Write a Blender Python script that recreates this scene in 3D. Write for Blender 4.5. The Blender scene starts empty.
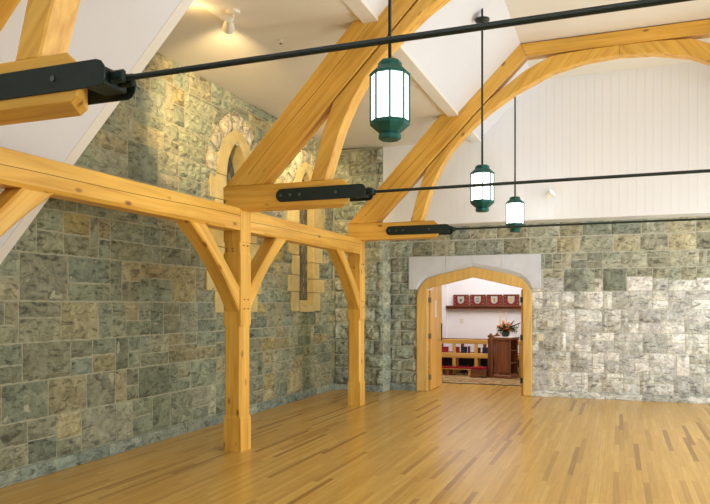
import bpy, bmesh, math, random
from mathutils import Vector, Matrix, noise
random.seed(7)
SC = bpy.context.scene
COL = SC.collection
PI = math.pi

# ------------------------------------------------------------------ helpers
def lin(r, g, b):
    def f(v):
        v /= 255.0
        return v / 12.92 if v <= 0.04045 else ((v + 0.055) / 1.055) ** 2.4
    return (f(r), f(g), f(b), 1.0)

def link(name, me, mat=None, parent=None):
    o = bpy.data.objects.new(name, me)
    COL.objects.link(o)
    if mat:
        for m in (mat if isinstance(mat, (list, tuple)) else [mat]):
            me.materials.append(m)
    if parent:
        o.parent = parent
    return o

def obj(name, bm, mat, parent=None, smooth=False, grain=None):
    bmesh.ops.recalc_face_normals(bm, faces=bm.faces[:])
    me = bpy.data.meshes.new(name)
    bm.to_mesh(me); bm.free()
    if smooth:
        for p in me.polygons:
            p.use_smooth = True
    if grain is not None:
        d = Vector(grain).normalized()
        a = d.orthogonal().normalized(); b = d.cross(a)
        at = me.attributes.new('gco', 'FLOAT_VECTOR', 'POINT')
        for i, v in enumerate(me.vertices):
            at.data[i].vector = (v.co.dot(d), v.co.dot(a), v.co.dot(b))
    return link(name, me, mat, parent)

def tag(o, label, cat, group=None, kind=None):
    o['label'] = label; o['category'] = cat
    if group: o['group'] = group
    if kind: o['kind'] = kind
    return o

def thing(name, label, cat, loc=(0, 0, 0), group=None):
    o = bpy.data.objects.new(name, None); COL.objects.link(o)
    o.location = loc; o.empty_display_size = 0.1
    return tag(o, label, cat, group)

def structure(o):
    o['kind'] = 'structure'; return o

def copy_tree(o, parent=None):
    c = o.copy(); COL.objects.link(c)
    if parent: c.parent = parent
    for ch in list(o.children):
        copy_tree(ch, c)
    return c

def box(bm, x0, x1, y0, y1, z0, z1, bev=0.0, mi=0):
    vs = [bm.verts.new(p) for p in ((x0,y0,z0),(x1,y0,z0),(x1,y1,z0),(x0,y1,z0),(x0,y0,z1),(x1,y0,z1),(x1,y1,z1),(x0,y1,z1))]
    fs = [bm.faces.new([vs[i] for i in q]) for q in ((0,3,2,1),(4,5,6,7),(0,1,5,4),(1,2,6,5),(2,3,7,6),(3,0,4,7))]
    for f in fs: f.material_index = mi
    if bev > 0:
        es = list({e for f in fs for e in f.edges})
        bmesh.ops.bevel(bm, geom=es, offset=bev, segments=1, affect='EDGES', profile=0.5)
    return bm

def prism(bm, pts, a0, a1, axis='Y', bev=0.0, mi=0):
    """outline in the plane across `axis`, extruded along it from a0 to a1"""
    def P(p, a):
        if axis == 'Y': return (p[0], a, p[1])
        if axis == 'X': return (a, p[0], p[1])
        return (p[0], p[1], a)
    A = [bm.verts.new(P(p, a0)) for p in pts]; B = [bm.verts.new(P(p, a1)) for p in pts]
    fs = [bm.faces.new(A), bm.faces.new(B[::-1])]
    n = len(pts)
    for i in range(n):
        fs.append(bm.faces.new([A[i], B[i], B[(i+1) % n], A[(i+1) % n]]))
    for f in fs: f.material_index = mi
    if bev > 0:
        bmesh.ops.recalc_face_normals(bm, faces=fs)
        es = [e for e in {e for f in fs[:2] for e in f.edges}]
        bmesh.ops.bevel(bm, geom=es, offset=bev, segments=1, affect='EDGES', profile=0.5)
    return bm

def tube(bm, pts, r, n=10, mi=0, caps=True):
    rings = []
    pts = [Vector(p) for p in pts]
    for i, p in enumerate(pts):
        d = (pts[min(i+1, len(pts)-1)] - pts[max(i-1, 0)]).normalized()
        a = d.orthogonal().normalized() if i == 0 else (rings_a - d * rings_a.dot(d)).normalized()
        rings_a = a
        b = d.cross(a)
        rr = r[i] if isinstance(r, (list, tuple)) else r
        rings.append([bm.verts.new(p + (a*math.cos(2*PI*k/n) + b*math.sin(2*PI*k/n)) * rr) for k in range(n)])
    for i in range(len(rings)-1):
        for k in range(n):
            f = bm.faces.new([rings[i][k], rings[i][(k+1) % n], rings[i+1][(k+1) % n], rings[i+1][k]]); f.material_index = mi
    if caps:
        bm.faces.new(rings[0][::-1]).material_index = mi
        bm.faces.new(rings[-1]).material_index = mi
    return bm

def lathe(bm, prof, n=24, c=(0, 0, 0), rot=0.0, mi=0, M=None):
    """prof: (radius, z) from bottom to top, closed at both ends"""
    rings = []
    for r, z in prof:
        ring = []
        for k in range(n):
            p = Vector((r*math.cos(rot+2*PI*k/n), r*math.sin(rot+2*PI*k/n), z))
            if M is not None: p = M @ p
            ring.append(bm.verts.new(p + Vector(c)))
        rings.append(ring)
    for i in range(len(rings)-1):
        for k in range(n):
            f = bm.faces.new([rings[i][k], rings[i][(k+1) % n], rings[i+1][(k+1) % n], rings[i+1][k]]); f.material_index = mi
    bm.faces.new(rings[0][::-1]).material_index = mi
    bm.faces.new(rings[-1]).material_index = mi
    return bm

def NB(): return bmesh.new()

# ------------------------------------------------------------------ materials
def new_mat(name):
    m = bpy.data.materials.new(name); m.use_nodes = True
    nt = m.node_tree
    return m, nt, nt.nodes['Principled BSDF']

def N(nt, t, **kw):
    n = nt.nodes.new(t)
    for k, v in kw.items(): setattr(n, k, v)
    return n

def simple(name, rgb, rough=0.5, metal=0.0, spec=0.5, var=0.0, vscale=8.0, bump=0.0, bscale=60.0):
    m, nt, b = new_mat(name)
    c = lin(*rgb)
    b.inputs['Base Color'].default_value = c
    b.inputs['Roughness'].default_value = rough
    b.inputs['Metallic'].default_value = metal
    b.inputs['Specular IOR Level'].default_value = spec
    tc = N(nt, 'ShaderNodeTexCoord')
    if var > 0:
        no = N(nt, 'ShaderNodeTexNoise'); no.inputs['Scale'].default_value = vscale; no.inputs['Detail'].default_value = 4
        nt.links.new(tc.outputs['Object'], no.inputs['Vector'])
        mr = N(nt, 'ShaderNodeMapRange'); mr.inputs[1].default_value = .3; mr.inputs[2].default_value = .7
        mr.inputs[3].default_value = 1-var; mr.inputs[4].default_value = 1+var
        nt.links.new(no.outputs['Fac'], mr.inputs[0])
        mx = N(nt, 'ShaderNodeVectorMath', operation='SCALE'); mx.inputs[0].default_value = c[:3]
        nt.links.new(mr.outputs[0], mx.inputs['Scale'])
        nt.links.new(mx.outputs[0], b.inputs['Base Color'])
    if bump > 0:
        n2 = N(nt, 'ShaderNodeTexNoise'); n2.inputs['Scale'].default_value = bscale; n2.inputs['Detail'].default_value = 3
        nt.links.new(tc.outputs['Object'], n2.inputs['Vector'])
        bp = N(nt, 'ShaderNodeBump'); bp.inputs['Strength'].default_value = bump; bp.inputs['Distance'].default_value = .01
        nt.links.new(n2.outputs['Fac'], bp.inputs['Height']); nt.links.new(bp.outputs[0], b.inputs['Normal'])
    return m

def ramp(nt, stops):
    r = N(nt, 'ShaderNodeValToRGB')
    e = r.color_ramp.elements
    e[0].position, e[0].color = stops[0]
    e[1].position, e[1].color = stops[-1]
    for p, c in stops[1:-1]:
        k = e.new(p); k.color = c
    return r

def wood(name, dark, mid, light, rough=0.45, knots=True, gs=1.0):
    """long grain along the 'gco' coordinates that each timber carries"""
    m, nt, b = new_mat(name)
    L = nt.links.new
    at = N(nt, 'ShaderNodeAttribute', attribute_name='gco')
    oi = N(nt, 'ShaderNodeObjectInfo')
    off = N(nt, 'ShaderNodeMath', operation='MULTIPLY'); off.inputs[1].default_value = 37.0; L(oi.outputs['Random'], off.inputs[0])
    ad = N(nt, 'ShaderNodeVectorMath', operation='ADD'); L(at.outputs['Vector'], ad.inputs[0]); L(off.outputs[0], ad.inputs[1])
    mp = N(nt, 'ShaderNodeMapping'); mp.inputs['Scale'].default_value = (.9*gs, 16*gs, 16*gs); L(ad.outputs[0], mp.inputs['Vector'])
    n1 = N(nt, 'ShaderNodeTexNoise'); n1.inputs['Scale'].default_value = 1.0; n1.inputs['Detail'].default_value = 5; n1.inputs['Distortion'].default_value = .6
    L(mp.outputs[0], n1.inputs['Vector'])
    rp = ramp(nt, [(.3, lin(*dark)), (.5, lin(*mid)), (.72, lin(*light))]); L(n1.outputs['Fac'], rp.inputs['Fac'])
    mp2 = N(nt, 'ShaderNodeMapping'); mp2.inputs['Scale'].default_value = (.7, 2.2, 2.2); L(ad.outputs[0], mp2.inputs['Vector'])
    n2 = N(nt, 'ShaderNodeTexNoise'); n2.inputs['Scale'].default_value = 1.3; n2.inputs['Detail'].default_value = 2; L(mp2.outputs[0], n2.inputs['Vector'])
    mr = N(nt, 'ShaderNodeMapRange'); mr.inputs[1].default_value = .3; mr.inputs[2].default_value = .7; mr.inputs[3].default_value = .86; mr.inputs[4].default_value = 1.1
    L(n2.outputs['Fac'], mr.inputs[0])
    sc = N(nt, 'ShaderNodeVectorMath', operation='SCALE'); L(rp.outputs['Color'], sc.inputs[0]); L(mr.outputs[0], sc.inputs['Scale'])
    out = sc.outputs[0]
    if knots:
        mk = N(nt, 'ShaderNodeMapping'); mk.inputs['Scale'].default_value = (2.2, 5.0, 5.0); L(ad.outputs[0], mk.inputs['Vector'])
        vo = N(nt, 'ShaderNodeTexVoronoi'); vo.inputs['Scale'].default_value = 1.0; L(mk.outputs[0], vo.inputs['Vector'])
        kr = N(nt, 'ShaderNodeMapRange'); kr.inputs[1].default_value = .06; kr.inputs[2].default_value = .14; kr.inputs[3].default_value = .8; kr.inputs[4].default_value = 0.0
        L(vo.outputs['Distance'], kr.inputs[0])
        mx = N(nt, 'ShaderNodeMix', data_type='RGBA'); L(kr.outputs[0], mx.inputs['Factor']); L(out, mx.inputs['A']); mx.inputs['B'].default_value = lin(110, 58, 20)
        out = mx.outputs['Result']
    L(out, b.inputs['Base Color'])
    b.inputs['Roughness'].default_value = rough
    b.inputs['Specular IOR Level'].default_value = .4
    return m

def stone_mat(name, gain=1.0, stain=None):
    """each stone carries its own colour; alpha 0 is the mortar"""
    m, nt, b = new_mat(name); L = nt.links.new
    at = N(nt, 'ShaderNodeAttribute', attribute_name='stone')
    tc = N(nt, 'ShaderNodeTexCoord')
    n1 = N(nt, 'ShaderNodeTexNoise'); n1.inputs['Scale'].default_value = 7; n1.inputs['Detail'].default_value = 8; n1.inputs['Roughness'].default_value = .72; n1.inputs['Distortion'].default_value = .7
    L(tc.outputs['Object'], n1.inputs['Vector'])
    mr = N(nt, 'ShaderNodeMapRange'); mr.inputs[1].default_value = .33; mr.inputs[2].default_value = .66; mr.inputs[3].default_value = .58; mr.inputs[4].default_value = 1.22
    L(n1.outputs['Fac'], mr.inputs[0])
    # dark streaky veins
    mp = N(nt, 'ShaderNodeMapping'); mp.inputs['Scale'].default_value = (5, 5, 13); L(tc.outputs['Object'], mp.inputs['Vector'])
    n2 = N(nt, 'ShaderNodeTexNoise'); n2.inputs['Scale'].default_value = 1.2; n2.inputs['Detail'].default_value = 5; n2.inputs['Distortion'].default_value = 1.4
    L(mp.outputs[0], n2.inputs['Vector'])
    r2 = N(nt, 'ShaderNodeMapRange'); r2.inputs[1].default_value = .32; r2.inputs[2].default_value = .48; r2.inputs[3].default_value = .42; r2.inputs[4].default_value = 1.0
    L(n2.outputs['Fac'], r2.inputs[0])
    ml = N(nt, 'ShaderNodeMath', operation='MULTIPLY'); L(mr.outputs[0], ml.inputs[0]); L(r2.outputs[0], ml.inputs[1])
    mm = N(nt, 'ShaderNodeMix', data_type='FLOAT'); L(at.outputs['Alpha'], mm.inputs['Factor']); mm.inputs['A'].default_value = 1.0; L(ml.outputs[0], mm.inputs['B'])
    sc = N(nt, 'ShaderNodeVectorMath', operation='SCALE'); L(at.outputs['Color'], sc.inputs[0]); L(mm.outputs['Result'], sc.inputs['Scale'])
    out = sc.outputs[0]
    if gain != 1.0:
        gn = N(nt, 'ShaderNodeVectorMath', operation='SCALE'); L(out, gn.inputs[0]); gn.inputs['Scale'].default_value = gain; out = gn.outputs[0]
    if stain:
        # damp green run-off stain below a window sill, at its own place on the wall
        yc, zt, hw = stain
        sp = N(nt, 'ShaderNodeSeparateXYZ'); L(tc.outputs['Object'], sp.inputs[0])
        def M(op, a, bb=None):
            n = N(nt, 'ShaderNodeMath', operation=op)
            for i, v in enumerate((a, bb)):
                if v is None: continue
                if isinstance(v, (int, float)): n.inputs[i].default_value = v
                else: L(v, n.inputs[i])
            return n.outputs[0]
        wob = M('ADD', sp.outputs['Y'], M('MULTIPLY', M('SUBTRACT', n1.outputs['Fac'], .5), .25))
        fy = N(nt, 'ShaderNodeMapRange'); L(M('ABSOLUTE', M('SUBTRACT', wob, yc)), fy.inputs[0]); fy.inputs[1].default_value = hw*.1; fy.inputs[2].default_value = hw; fy.inputs[3].default_value = 1; fy.inputs[4].default_value = 0
        fz = M('LESS_THAN', sp.outputs['Z'], zt)
        mx = N(nt, 'ShaderNodeMix', data_type='RGBA', blend_type='MULTIPLY'); L(M('MULTIPLY', M('MULTIPLY', fy.outputs[0], fz), .6), mx.inputs['Factor']); L(out, mx.inputs['A']); mx.inputs['B'].default_value = (.55, .62, .42, 1)
        out = mx.outputs['Result']
    L(out, b.inputs['Base Color'])
    n3 = N(nt, 'ShaderNodeTexNoise'); n3.inputs['Scale'].default_value = 28; n3.inputs['Detail'].default_value = 4; L(tc.outputs['Object'], n3.inputs['Vector'])
    bp = N(nt, 'ShaderNodeBump'); bp.inputs['Strength'].default_value = .8; bp.inputs['Distance'].default_value = .025
    L(n3.outputs['Fac'], bp.inputs['Height']); L(bp.outputs[0], b.inputs['Normal'])
    b.inputs['Roughness'].default_value = .85; b.inputs['Specular IOR Level'].default_value = .25
    return m

def floor_mat():
    m, nt, b = new_mat('oak strip floor'); L = nt.links.new
    tc = N(nt, 'ShaderNodeTexCoord'); sp = N(nt, 'ShaderNodeSeparateXYZ'); L(tc.outputs['Object'], sp.inputs[0])
    def M(op, a, bb=None):
        n = N(nt, 'ShaderNodeMath', operation=op)
        for i, v in enumerate((a, bb)):
            if v is None: continue
            if isinstance(v, (int, float)): n.inputs[i].default_value = v
            else: L(v, n.inputs[i])
        return n.outputs[0]
    W = .056
    xr = M('DIVIDE', sp.outputs['X'], W); row = M('FLOOR', xr); fx = M('FRACT', xr)
    wr = N(nt, 'ShaderNodeTexWhiteNoise', noise_dimensions='1D'); L(row, wr.inputs['W'])
    yo = M('ADD', M('DIVIDE', sp.outputs['Y'], 1.5), M('MULTIPLY', wr.outputs['Value'], 17.3))
    yi = M('FLOOR', yo); fy = M('FRACT', yo)
    cv = N(nt, 'ShaderNodeCombineXYZ'); L(row, cv.inputs['X']); L(yi, cv.inputs['Y'])
    wn = N(nt, 'ShaderNodeTexWhiteNoise', noise_dimensions='2D'); L(cv.outputs[0], wn.inputs['Vector'])
    rp = ramp(nt, [(0.0, lin(156, 115, 52)), (.05, lin(180, 138, 66)), (.16, lin(198, 155, 75)), (.7, lin(204, 162, 80)), (1.0, lin(211, 171, 90))])
    L(wn.outputs['Value'], rp.inputs['Fac'])
    mp = N(nt, 'ShaderNodeMapping'); mp.inputs['Scale'].default_value = (55, 2.2, 1); L(tc.outputs['Object'], mp.inputs['Vector'])
    ad = N(nt, 'ShaderNodeVectorMath', operation='ADD'); L(mp.outputs[0], ad.inputs[0]); L(wn.outputs['Color'], ad.inputs[1])
    n1 = N(nt, 'ShaderNodeTexNoise'); n1.inputs['Scale'].default_value = 1; n1.inputs['Detail'].default_value = 4; L(ad.outputs[0], n1.inputs['Vector'])
    mr = N(nt, 'ShaderNodeMapRange'); mr.inputs[1].default_value = .3; mr.inputs[2].default_value = .7; mr.inputs[3].default_value = .88; mr.inputs[4].default_value = 1.1
    L(n1.outputs['Fac'], mr.inputs[0])
    gap = M('MULTIPLY', M('GREATER_THAN', fx, .035), M('GREATER_THAN', fy, .003))
    gk = M('ADD', M('MULTIPLY', gap, .3), .7)
    sc = N(nt, 'ShaderNodeVectorMath', operation='SCALE'); L(rp.outputs['Color'], sc.inputs[0]); L(M('MULTIPLY', mr.outputs[0], gk), sc.inputs['Scale'])
    L(sc.outputs[0], b.inputs['Base Color'])
    b.inputs['Roughness'].default_value = .27
    b.inputs['Specular IOR Level'].default_value = .42
    n3 = N(nt, 'ShaderNodeTexNoise'); n3.inputs['Scale'].default_value = 3.0; n3.inputs['Detail'].default_value = 2; L(tc.outputs['Object'], n3.inputs['Vector'])
    bp = N(nt, 'ShaderNodeBump'); bp.inputs['Strength'].default_value = .05; bp.inputs['Distance'].default_value = .02
    L(n3.outputs['Fac'], bp.inputs['Height']); L(bp.outputs[0], b.inputs['Normal'])
    return m

def board_mat(name, rgb, axis, pitch):
    """painted tongue-and-groove boards: fine shallow grooves every `pitch` along one object axis"""
    m, nt, b = new_mat(name); L = nt.links.new
    tc = N(nt, 'ShaderNodeTexCoord'); sp = N(nt, 'ShaderNodeSeparateXYZ'); L(tc.outputs['Object'], sp.inputs[0])
    d = N(nt, 'ShaderNodeMath', operation='DIVIDE'); L(sp.outputs[axis], d.inputs[0]); d.inputs[1].default_value = pitch
    f = N(nt, 'ShaderNodeMath', operation='FRACT'); L(d.outputs[0], f.inputs[0])
    g = N(nt, 'ShaderNodeMath', operation='GREATER_THAN'); L(f.outputs[0], g.inputs[0]); g.inputs[1].default_value = .05
    bp = N(nt, 'ShaderNodeBump'); bp.inputs['Strength'].default_value = .8; bp.inputs['Distance'].default_value = .015
    L(g.outputs[0], bp.inputs['Height']); L(bp.outputs[0], b.inputs['Normal'])
    b.inputs['Base Color'].default_value = lin(*rgb); b.inputs['Roughness'].default_value = .55; b.inputs['Specular IOR Level'].default_value = .3
    return m

def emit(name, rgb, strength):
    m, nt, b = new_mat(name)
    b.inputs['Base Color'].default_value = lin(*rgb)
    b.inputs['Emission Color'].default_value = lin(*rgb)
    b.inputs['Emission Strength'].default_value = strength
    b.inputs['Roughness'].default_value = .3
    return m

def leaded_glass():
    m, nt, b = new_mat('leaded glass'); L = nt.links.new
    tc = N(nt, 'ShaderNodeTexCoord'); sp = N(nt, 'ShaderNodeSeparateXYZ'); L(tc.outputs['Object'], sp.inputs[0])
    def M(op, a, bb=None):
        n = N(nt, 'ShaderNodeMath', operation=op)
        for i, v in enumerate((a, bb)):
            if v is None: continue
            if isinstance(v, (int, float)): n.inputs[i].default_value = v
            else: L(v, n.inputs[i])
        return n.outputs[0]
    p = .13
    u = M('DIVIDE', M('ADD', sp.outputs['Y'], M('MULTIPLY', sp.outputs['Z'], .6)), p)
    v = M('DIVIDE', M('SUBTRACT', sp.outputs['Y'], M('MULTIPLY', sp.outputs['Z'], .6)), p)
    lead = M('MAXIMUM', M('LESS_THAN', M('FRACT', u), .13), M('LESS_THAN', M('FRACT', v), .13))
    cv = N(nt, 'ShaderNodeCombineXYZ'); L(M('FLOOR', u), cv.inputs['X']); L(M('FLOOR', v), cv.inputs['Y'])
    wn = N(nt, 'ShaderNodeTexWhiteNoise', noise_dimensions='2D'); L(cv.outputs[0], wn.inputs['Vector'])
    rp = ramp(nt, [(0, lin(64, 72, 70)), (.5, lin(84, 88, 82)), (1, lin(112, 110, 98))]); L(wn.outputs['Value'], rp.inputs['Fac'])
    mx = N(nt, 'ShaderNodeMix', data_type='RGBA'); L(lead, mx.inputs['Factor']); L(rp.outputs['Color'], mx.inputs['A']); mx.inputs['B'].default_value = lin(38, 38, 36)
    L(mx.outputs['Result'], b.inputs['Base Color'])
    b.inputs['Roughness'].default_value = .25
    return m

def carpet_mat():
    m, nt, b = new_mat('patterned carpet'); L = nt.links.new
    tc = N(nt, 'ShaderNodeTexCoord')
    vo = N(nt, 'ShaderNodeTexVoronoi'); vo.inputs['Scale'].default_value = 9; L(tc.outputs['Object'], vo.inputs['Vector'])
    sp = N(nt, 'ShaderNodeSeparateColor'); L(vo.outputs['Color'], sp.inputs[0])
    rp = ramp(nt, [(0, lin(120, 88, 58)), (.35, lin(158, 128, 86)), (.6, lin(178, 150, 104)), (.85, lin(136, 120, 86)), (1, lin(150, 84, 60))]); L(sp.outputs[0], rp.inputs['Fac'])
    L(rp.outputs['Color'], b.inputs['Base Color']); b.inputs['Roughness'].default_value = .95; b.inputs['Specular IOR Level'].default_value = .1
    return m

FIR = wood('douglas fir timber', (203, 147, 56), (221, 171, 73), (233, 188, 92), .42)
PALEFIR = wood('pale maple frame', (214, 170, 94), (225, 184, 106), (232, 196, 122), .4, knots=False)
DOORW = wood('golden door veneer', (208, 156, 74), (219, 170, 84), (228, 182, 98), .38, knots=False, gs=.8)
PEWW = wood('honey oak', (212, 156, 72), (226, 174, 88), (236, 190, 106), .4, knots=False)
WALNUT = wood('brown oak', (106, 60, 36), (133, 80, 50), (150, 97, 63), .42, knots=False)
SHELFW = wood('dark red oak', (92, 46, 28), (118, 62, 38), (136, 78, 48), .42, knots=False)
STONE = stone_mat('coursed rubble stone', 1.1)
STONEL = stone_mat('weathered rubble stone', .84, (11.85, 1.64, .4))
FLOORM = floor_mat()
PLASTER = simple('white plaster', (226, 222, 212), .7, spec=.25, var=.015, vscale=2)
BOARDS = board_mat('white ceiling boards', (220, 223, 230), 'Y', .6)
GBOARDS = board_mat('white gable boards', (240, 243, 248), 'X', .14)
WHITETRIM = simple('white painted trim', (228, 226, 218), .5, spec=.3, var=.01)
ROOMWHITE = simple('chapel white wall', (240, 236, 236), .7, spec=.2, var=.01)
STEEL = simple('green black steel', (17, 36, 33), .45, metal=.15, var=.2, vscale=14)
BRONZE = simple('verdigris green lantern metal', (18, 88, 82), .45, metal=.3, var=.12, vscale=20)
BOLT = simple('steel bolt', (96, 110, 106), .35, metal=.8)
CHECK = simple('drying crack', (96, 52, 16), .9)
PEG = simple('oak peg', (150, 88, 32), .6)
DRESSED = simple('buff dressed stone', (186, 169, 116), .8, spec=.2, var=.12, vscale=6, bump=.25, bscale=40)
LIMESTONE = simple('pale grey limestone', (212, 217, 225), .75, spec=.2, var=.05, vscale=5, bump=.12, bscale=70)
GLOW = emit('lantern opal glass', (246, 255, 252), 2.2)
SPOTGLOW = emit('spot lamp lens', (255, 226, 170), 5.0)
WHITEMETAL = simple('white enamel', (225, 222, 208), .35, spec=.5)
LEAD = leaded_glass()
PLASTIC = simple('ivory plastic', (226, 216, 186), .4)
BRASS = simple('grey hinge steel', (128, 126, 120), .35, metal=.8)
GREENHINGE = simple('dark bronze hinge', (62, 84, 72), .4, metal=.6)
REDPAD = simple('red cushion cloth', (140, 18, 32), .85, spec=.15, var=.1)
REDBOOK = simple('red book cover', (172, 30, 44), .6)
NAVYBOOK = simple('navy book cover', (34, 46, 70), .6)
BROWNBOOK = simple('maroon book cover', (120, 34, 40), .6)
PAPER = simple('paper', (226, 216, 196), .8)
CRIMSON = simple('crimson field', (128, 12, 30), .6, var=.08)
SILVER = simple('silver shield', (188, 188, 172), .45, metal=.25)
GOLD = simple('gilt', (214, 160, 66), .4, metal=.5)
GREY = simple('grey emblem', (92, 92, 96), .5)
CARPET = carpet_mat()
METALSTRIP = simple('dark threshold strip', (46, 40, 36), .5, metal=.4)
DARKGAP = simple('dark gap filler', (44, 28, 26), .8)
CLOTH = simple('white linen', (236, 230, 220), .85)
VASE = simple('dark teal glazed pot', (18, 52, 46), .25)
LEAF = simple('flower foliage', (58, 74, 34), .6, var=.25, vscale=30)
ORANGE = simple('orange petals', (240, 150, 44), .6)
YELLOW = simple('yellow petals', (240, 190, 60), .6)
REDF = simple('red orange petals', (212, 66, 30), .6)
WAX = simple('yellow wax', (232, 190, 110), .5)
OPAL = simple('pale glazing', (226, 222, 212), .3)

# ------------------------------------------------------------------ dimensions (metres; the camera stands at 0,0,1.75)
XP, W = -4.205, .246              # nave face and width of the posts
YT = (3.03, 7.17, 11.22)          # near face of each truss and post
XW, YB, YPIER = -5.55, 13.66, 13.2
XR, YF = 4.2, -3.0                # unseen right wall and the wall behind the camera
ZTOP = 4.93                       # flat ceiling of the side bay
YD = 4.73                         # the flat bay starts here; nearer, the roof slope runs down
XS, ZS = -2.5, 4.92               # foot of the nave slope
XC, ZC = -1.48, 5.94              # head of the nave slope
XCH0, XCH1, YCH = -6.2, .4, 18.2  # room beyond the door

# ------------------------------------------------------------------ stone walls
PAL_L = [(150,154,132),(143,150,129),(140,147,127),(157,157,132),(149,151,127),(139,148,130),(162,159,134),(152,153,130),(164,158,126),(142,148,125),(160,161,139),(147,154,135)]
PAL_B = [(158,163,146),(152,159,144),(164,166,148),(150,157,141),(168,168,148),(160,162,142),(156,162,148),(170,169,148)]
PAL_P = [(160,168,150),(154,164,148),(166,170,150),(150,160,146),(172,174,152)]
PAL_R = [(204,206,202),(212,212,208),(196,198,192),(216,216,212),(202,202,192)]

def clip(rects, holes):
    out = list(rects)
    for h in holes:
        nx = []
        for (a, b, c, d) in out:
            ha, hb, hc, hd = h
            if hb <= a or ha >= b or hd <= c or hc >= d:
                nx.append((a, b, c, d)); continue
            if ha > a: nx.append((a, ha, c, d))
            if hb < b: nx.append((hb, b, c, d))
            m0, m1 = max(a, ha), min(b, hb)
            if hc > c: nx.append((m0, m1, c, hc))
            if hd < d: nx.append((m0, m1, hd, d))
        out = nx
    return [r for r in out if r[1]-r[0] > .045 and r[3]-r[2] > .035]

def layout(u0, u1, v0, v1, rng, band=(.36, .5), wid=(.28, .62), mix=True):
    rects = []; v = v0
    while v < v1 - .01:
        H = rng.uniform(*band)
        if v1 - v - H < .2: H = v1 - v
        u = u0 - rng.uniform(0, .2)
        while u < u1:
            w = rng.uniform(*wid)
            t = rng.random()
            if not mix or t < .22:
                rects.append((u, u+w, v, v+H))
            elif t < .8:
                s = H*rng.uniform(.38, .62)
                rects.append((u, u+w, v, v+s))
                if rng.random() < .3 and w > .4:
                    k = w*rng.uniform(.35, .65)
                    rects.append((u, u+k, v+s, v+H)); rects.append((u+k, u+w, v+s, v+H))
                else:
                    rects.append((u, u+w, v+s, v+H))
            else:
                k = w*rng.uniform(.3, .5); s = H*rng.uniform(.4, .6)
                rects.append((u, u+k, v, v+H))
                rects.append((u+k, u+w, v, v+s)); rects.append((u+k, u+w, v+s, v+H))
            u += w
        v += H
    return [(max(a, u0), min(b, u1), c, min(d, v1)) for a, b, c, d in rects if b > u0+.03 and a < u1-.03]

def stones(bm, lay, rects, frame, rng, pal, joint=.014, bulge=.022, rough=.012, jitter=.12, cell=.07):
    O, U, V, Nn = (Vector(v) for v in frame)
    for (a, b, c, d) in rects:
        a += joint/2; b -= joint/2; c += joint/2; d -= joint/2
        if b-a < .02 or d-c < .02: continue
        nu = max(2, min(14, round((b-a)/cell))); nv = max(2, min(10, round((d-c)/cell)))
        k = pal((a+b)/2, (c+d)/2, rng)
        j = 1 + rng.uniform(-jitter, jitter)
        col = lin(*[min(255, x*j) for x in k])
        amp = bulge*rng.uniform(.5, 1.2); s = rng.uniform(0, 90)
        tu, tv = rng.uniform(-.02, .02), rng.uniform(-.02, .02)
        g = []
        for i in range(nu+1):
            row = []
            for q in range(nv+1):
                u = a+(b-a)*i/nu; v = c+(d-c)*q/nv
                edge = i in (0, nu) or q in (0, nv)
                corner_u = rng.uniform(-.006, .006) if edge else rng.uniform(-.01, .01)
                corner_v = rng.uniform(-.006, .006) if edge else rng.uniform(-.01, .01)
                h = 0.0 if edge else amp + rough*(noise.noise(Vector((u*9+s, v*9, s)))*1.6 + noise.noise(Vector((u*22+s, v*22, s)))*.9) + tu*(i/nu-.5) + tv*(q/nv-.5)
                p = O + U*(u+corner_u) + V*(v+corner_v) + Nn*h
                vert = bm.verts.new(p); vert[lay] = col
                row.append(vert)
            g.append(row)
        for i in range(nu):
            for q in range(nv):
                bm.faces.new([g[i][q], g[i+1][q], g[i+1][q+1], g[i][q+1]])
        # thin returns so that each stone stands out of its joint
        ring = [g[i][0] for i in range(nu+1)] + [g[nu][q] for q in range(1, nv+1)] + [g[i][nv] for i in range(nu-1, -1, -1)] + [g[0][q] for q in range(nv-1, 0, -1)]
        back = []
        for v0 in ring:
            nvt = bm.verts.new(v0.co - Nn*.03); nvt[lay] = col; back.append(nvt)
        n = len(ring)
        for i in range(n):
            bm.faces.new([ring[i], back[i], back[(i+1) % n], ring[(i+1) % n]])

def stone_bm():
    bm = NB()
    return bm, bm.verts.layers.float_color.new('stone')

def mortar_prism(bm, lay, pts, a0, a1, axis, col):
    n0 = len(bm.verts)
    prism(bm, pts, a0, a1, axis)
    bm.verts.ensure_lookup_table()
    c = lin(*col)
    for v in bm.verts[n0:]:
        v[lay] = (c[0], c[1], c[2], 0.0)

# lancet windows of the left wall: centre Y, half widths, sill, spring
WIN = [9.31, 11.83]
OHW, IHW, ZSILL, ZSPR = .63, .31, 1.93, 3.70

def lancet(yc, hw, z0, zs, rise, n=8):
    pts = [(yc-hw, z0), (yc-hw, zs)]
    Rr = (hw*hw+rise*rise)/(2*hw); am = math.asin(min(1, rise/Rr))
    for i in range(1, n+1):
        a = am*i/n
        pts.append((yc+(Rr-hw)-Rr*math.cos(a) if i < n else yc, zs+Rr*math.sin(a)))
    right = [(2*yc-y, z) for y, z in pts[-2::-1]]
    return pts + right

def pal_left(u, v, rng):
    k = rng.choice(PAL_L)
    if rng.random() < .12: k = rng.choice([(168,157,112),(160,152,114),(170,162,126)])
    if v > 2.9: k = tuple(x+12 for x in k)
    return (k[0], k[1], k[2]*.975)

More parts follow.
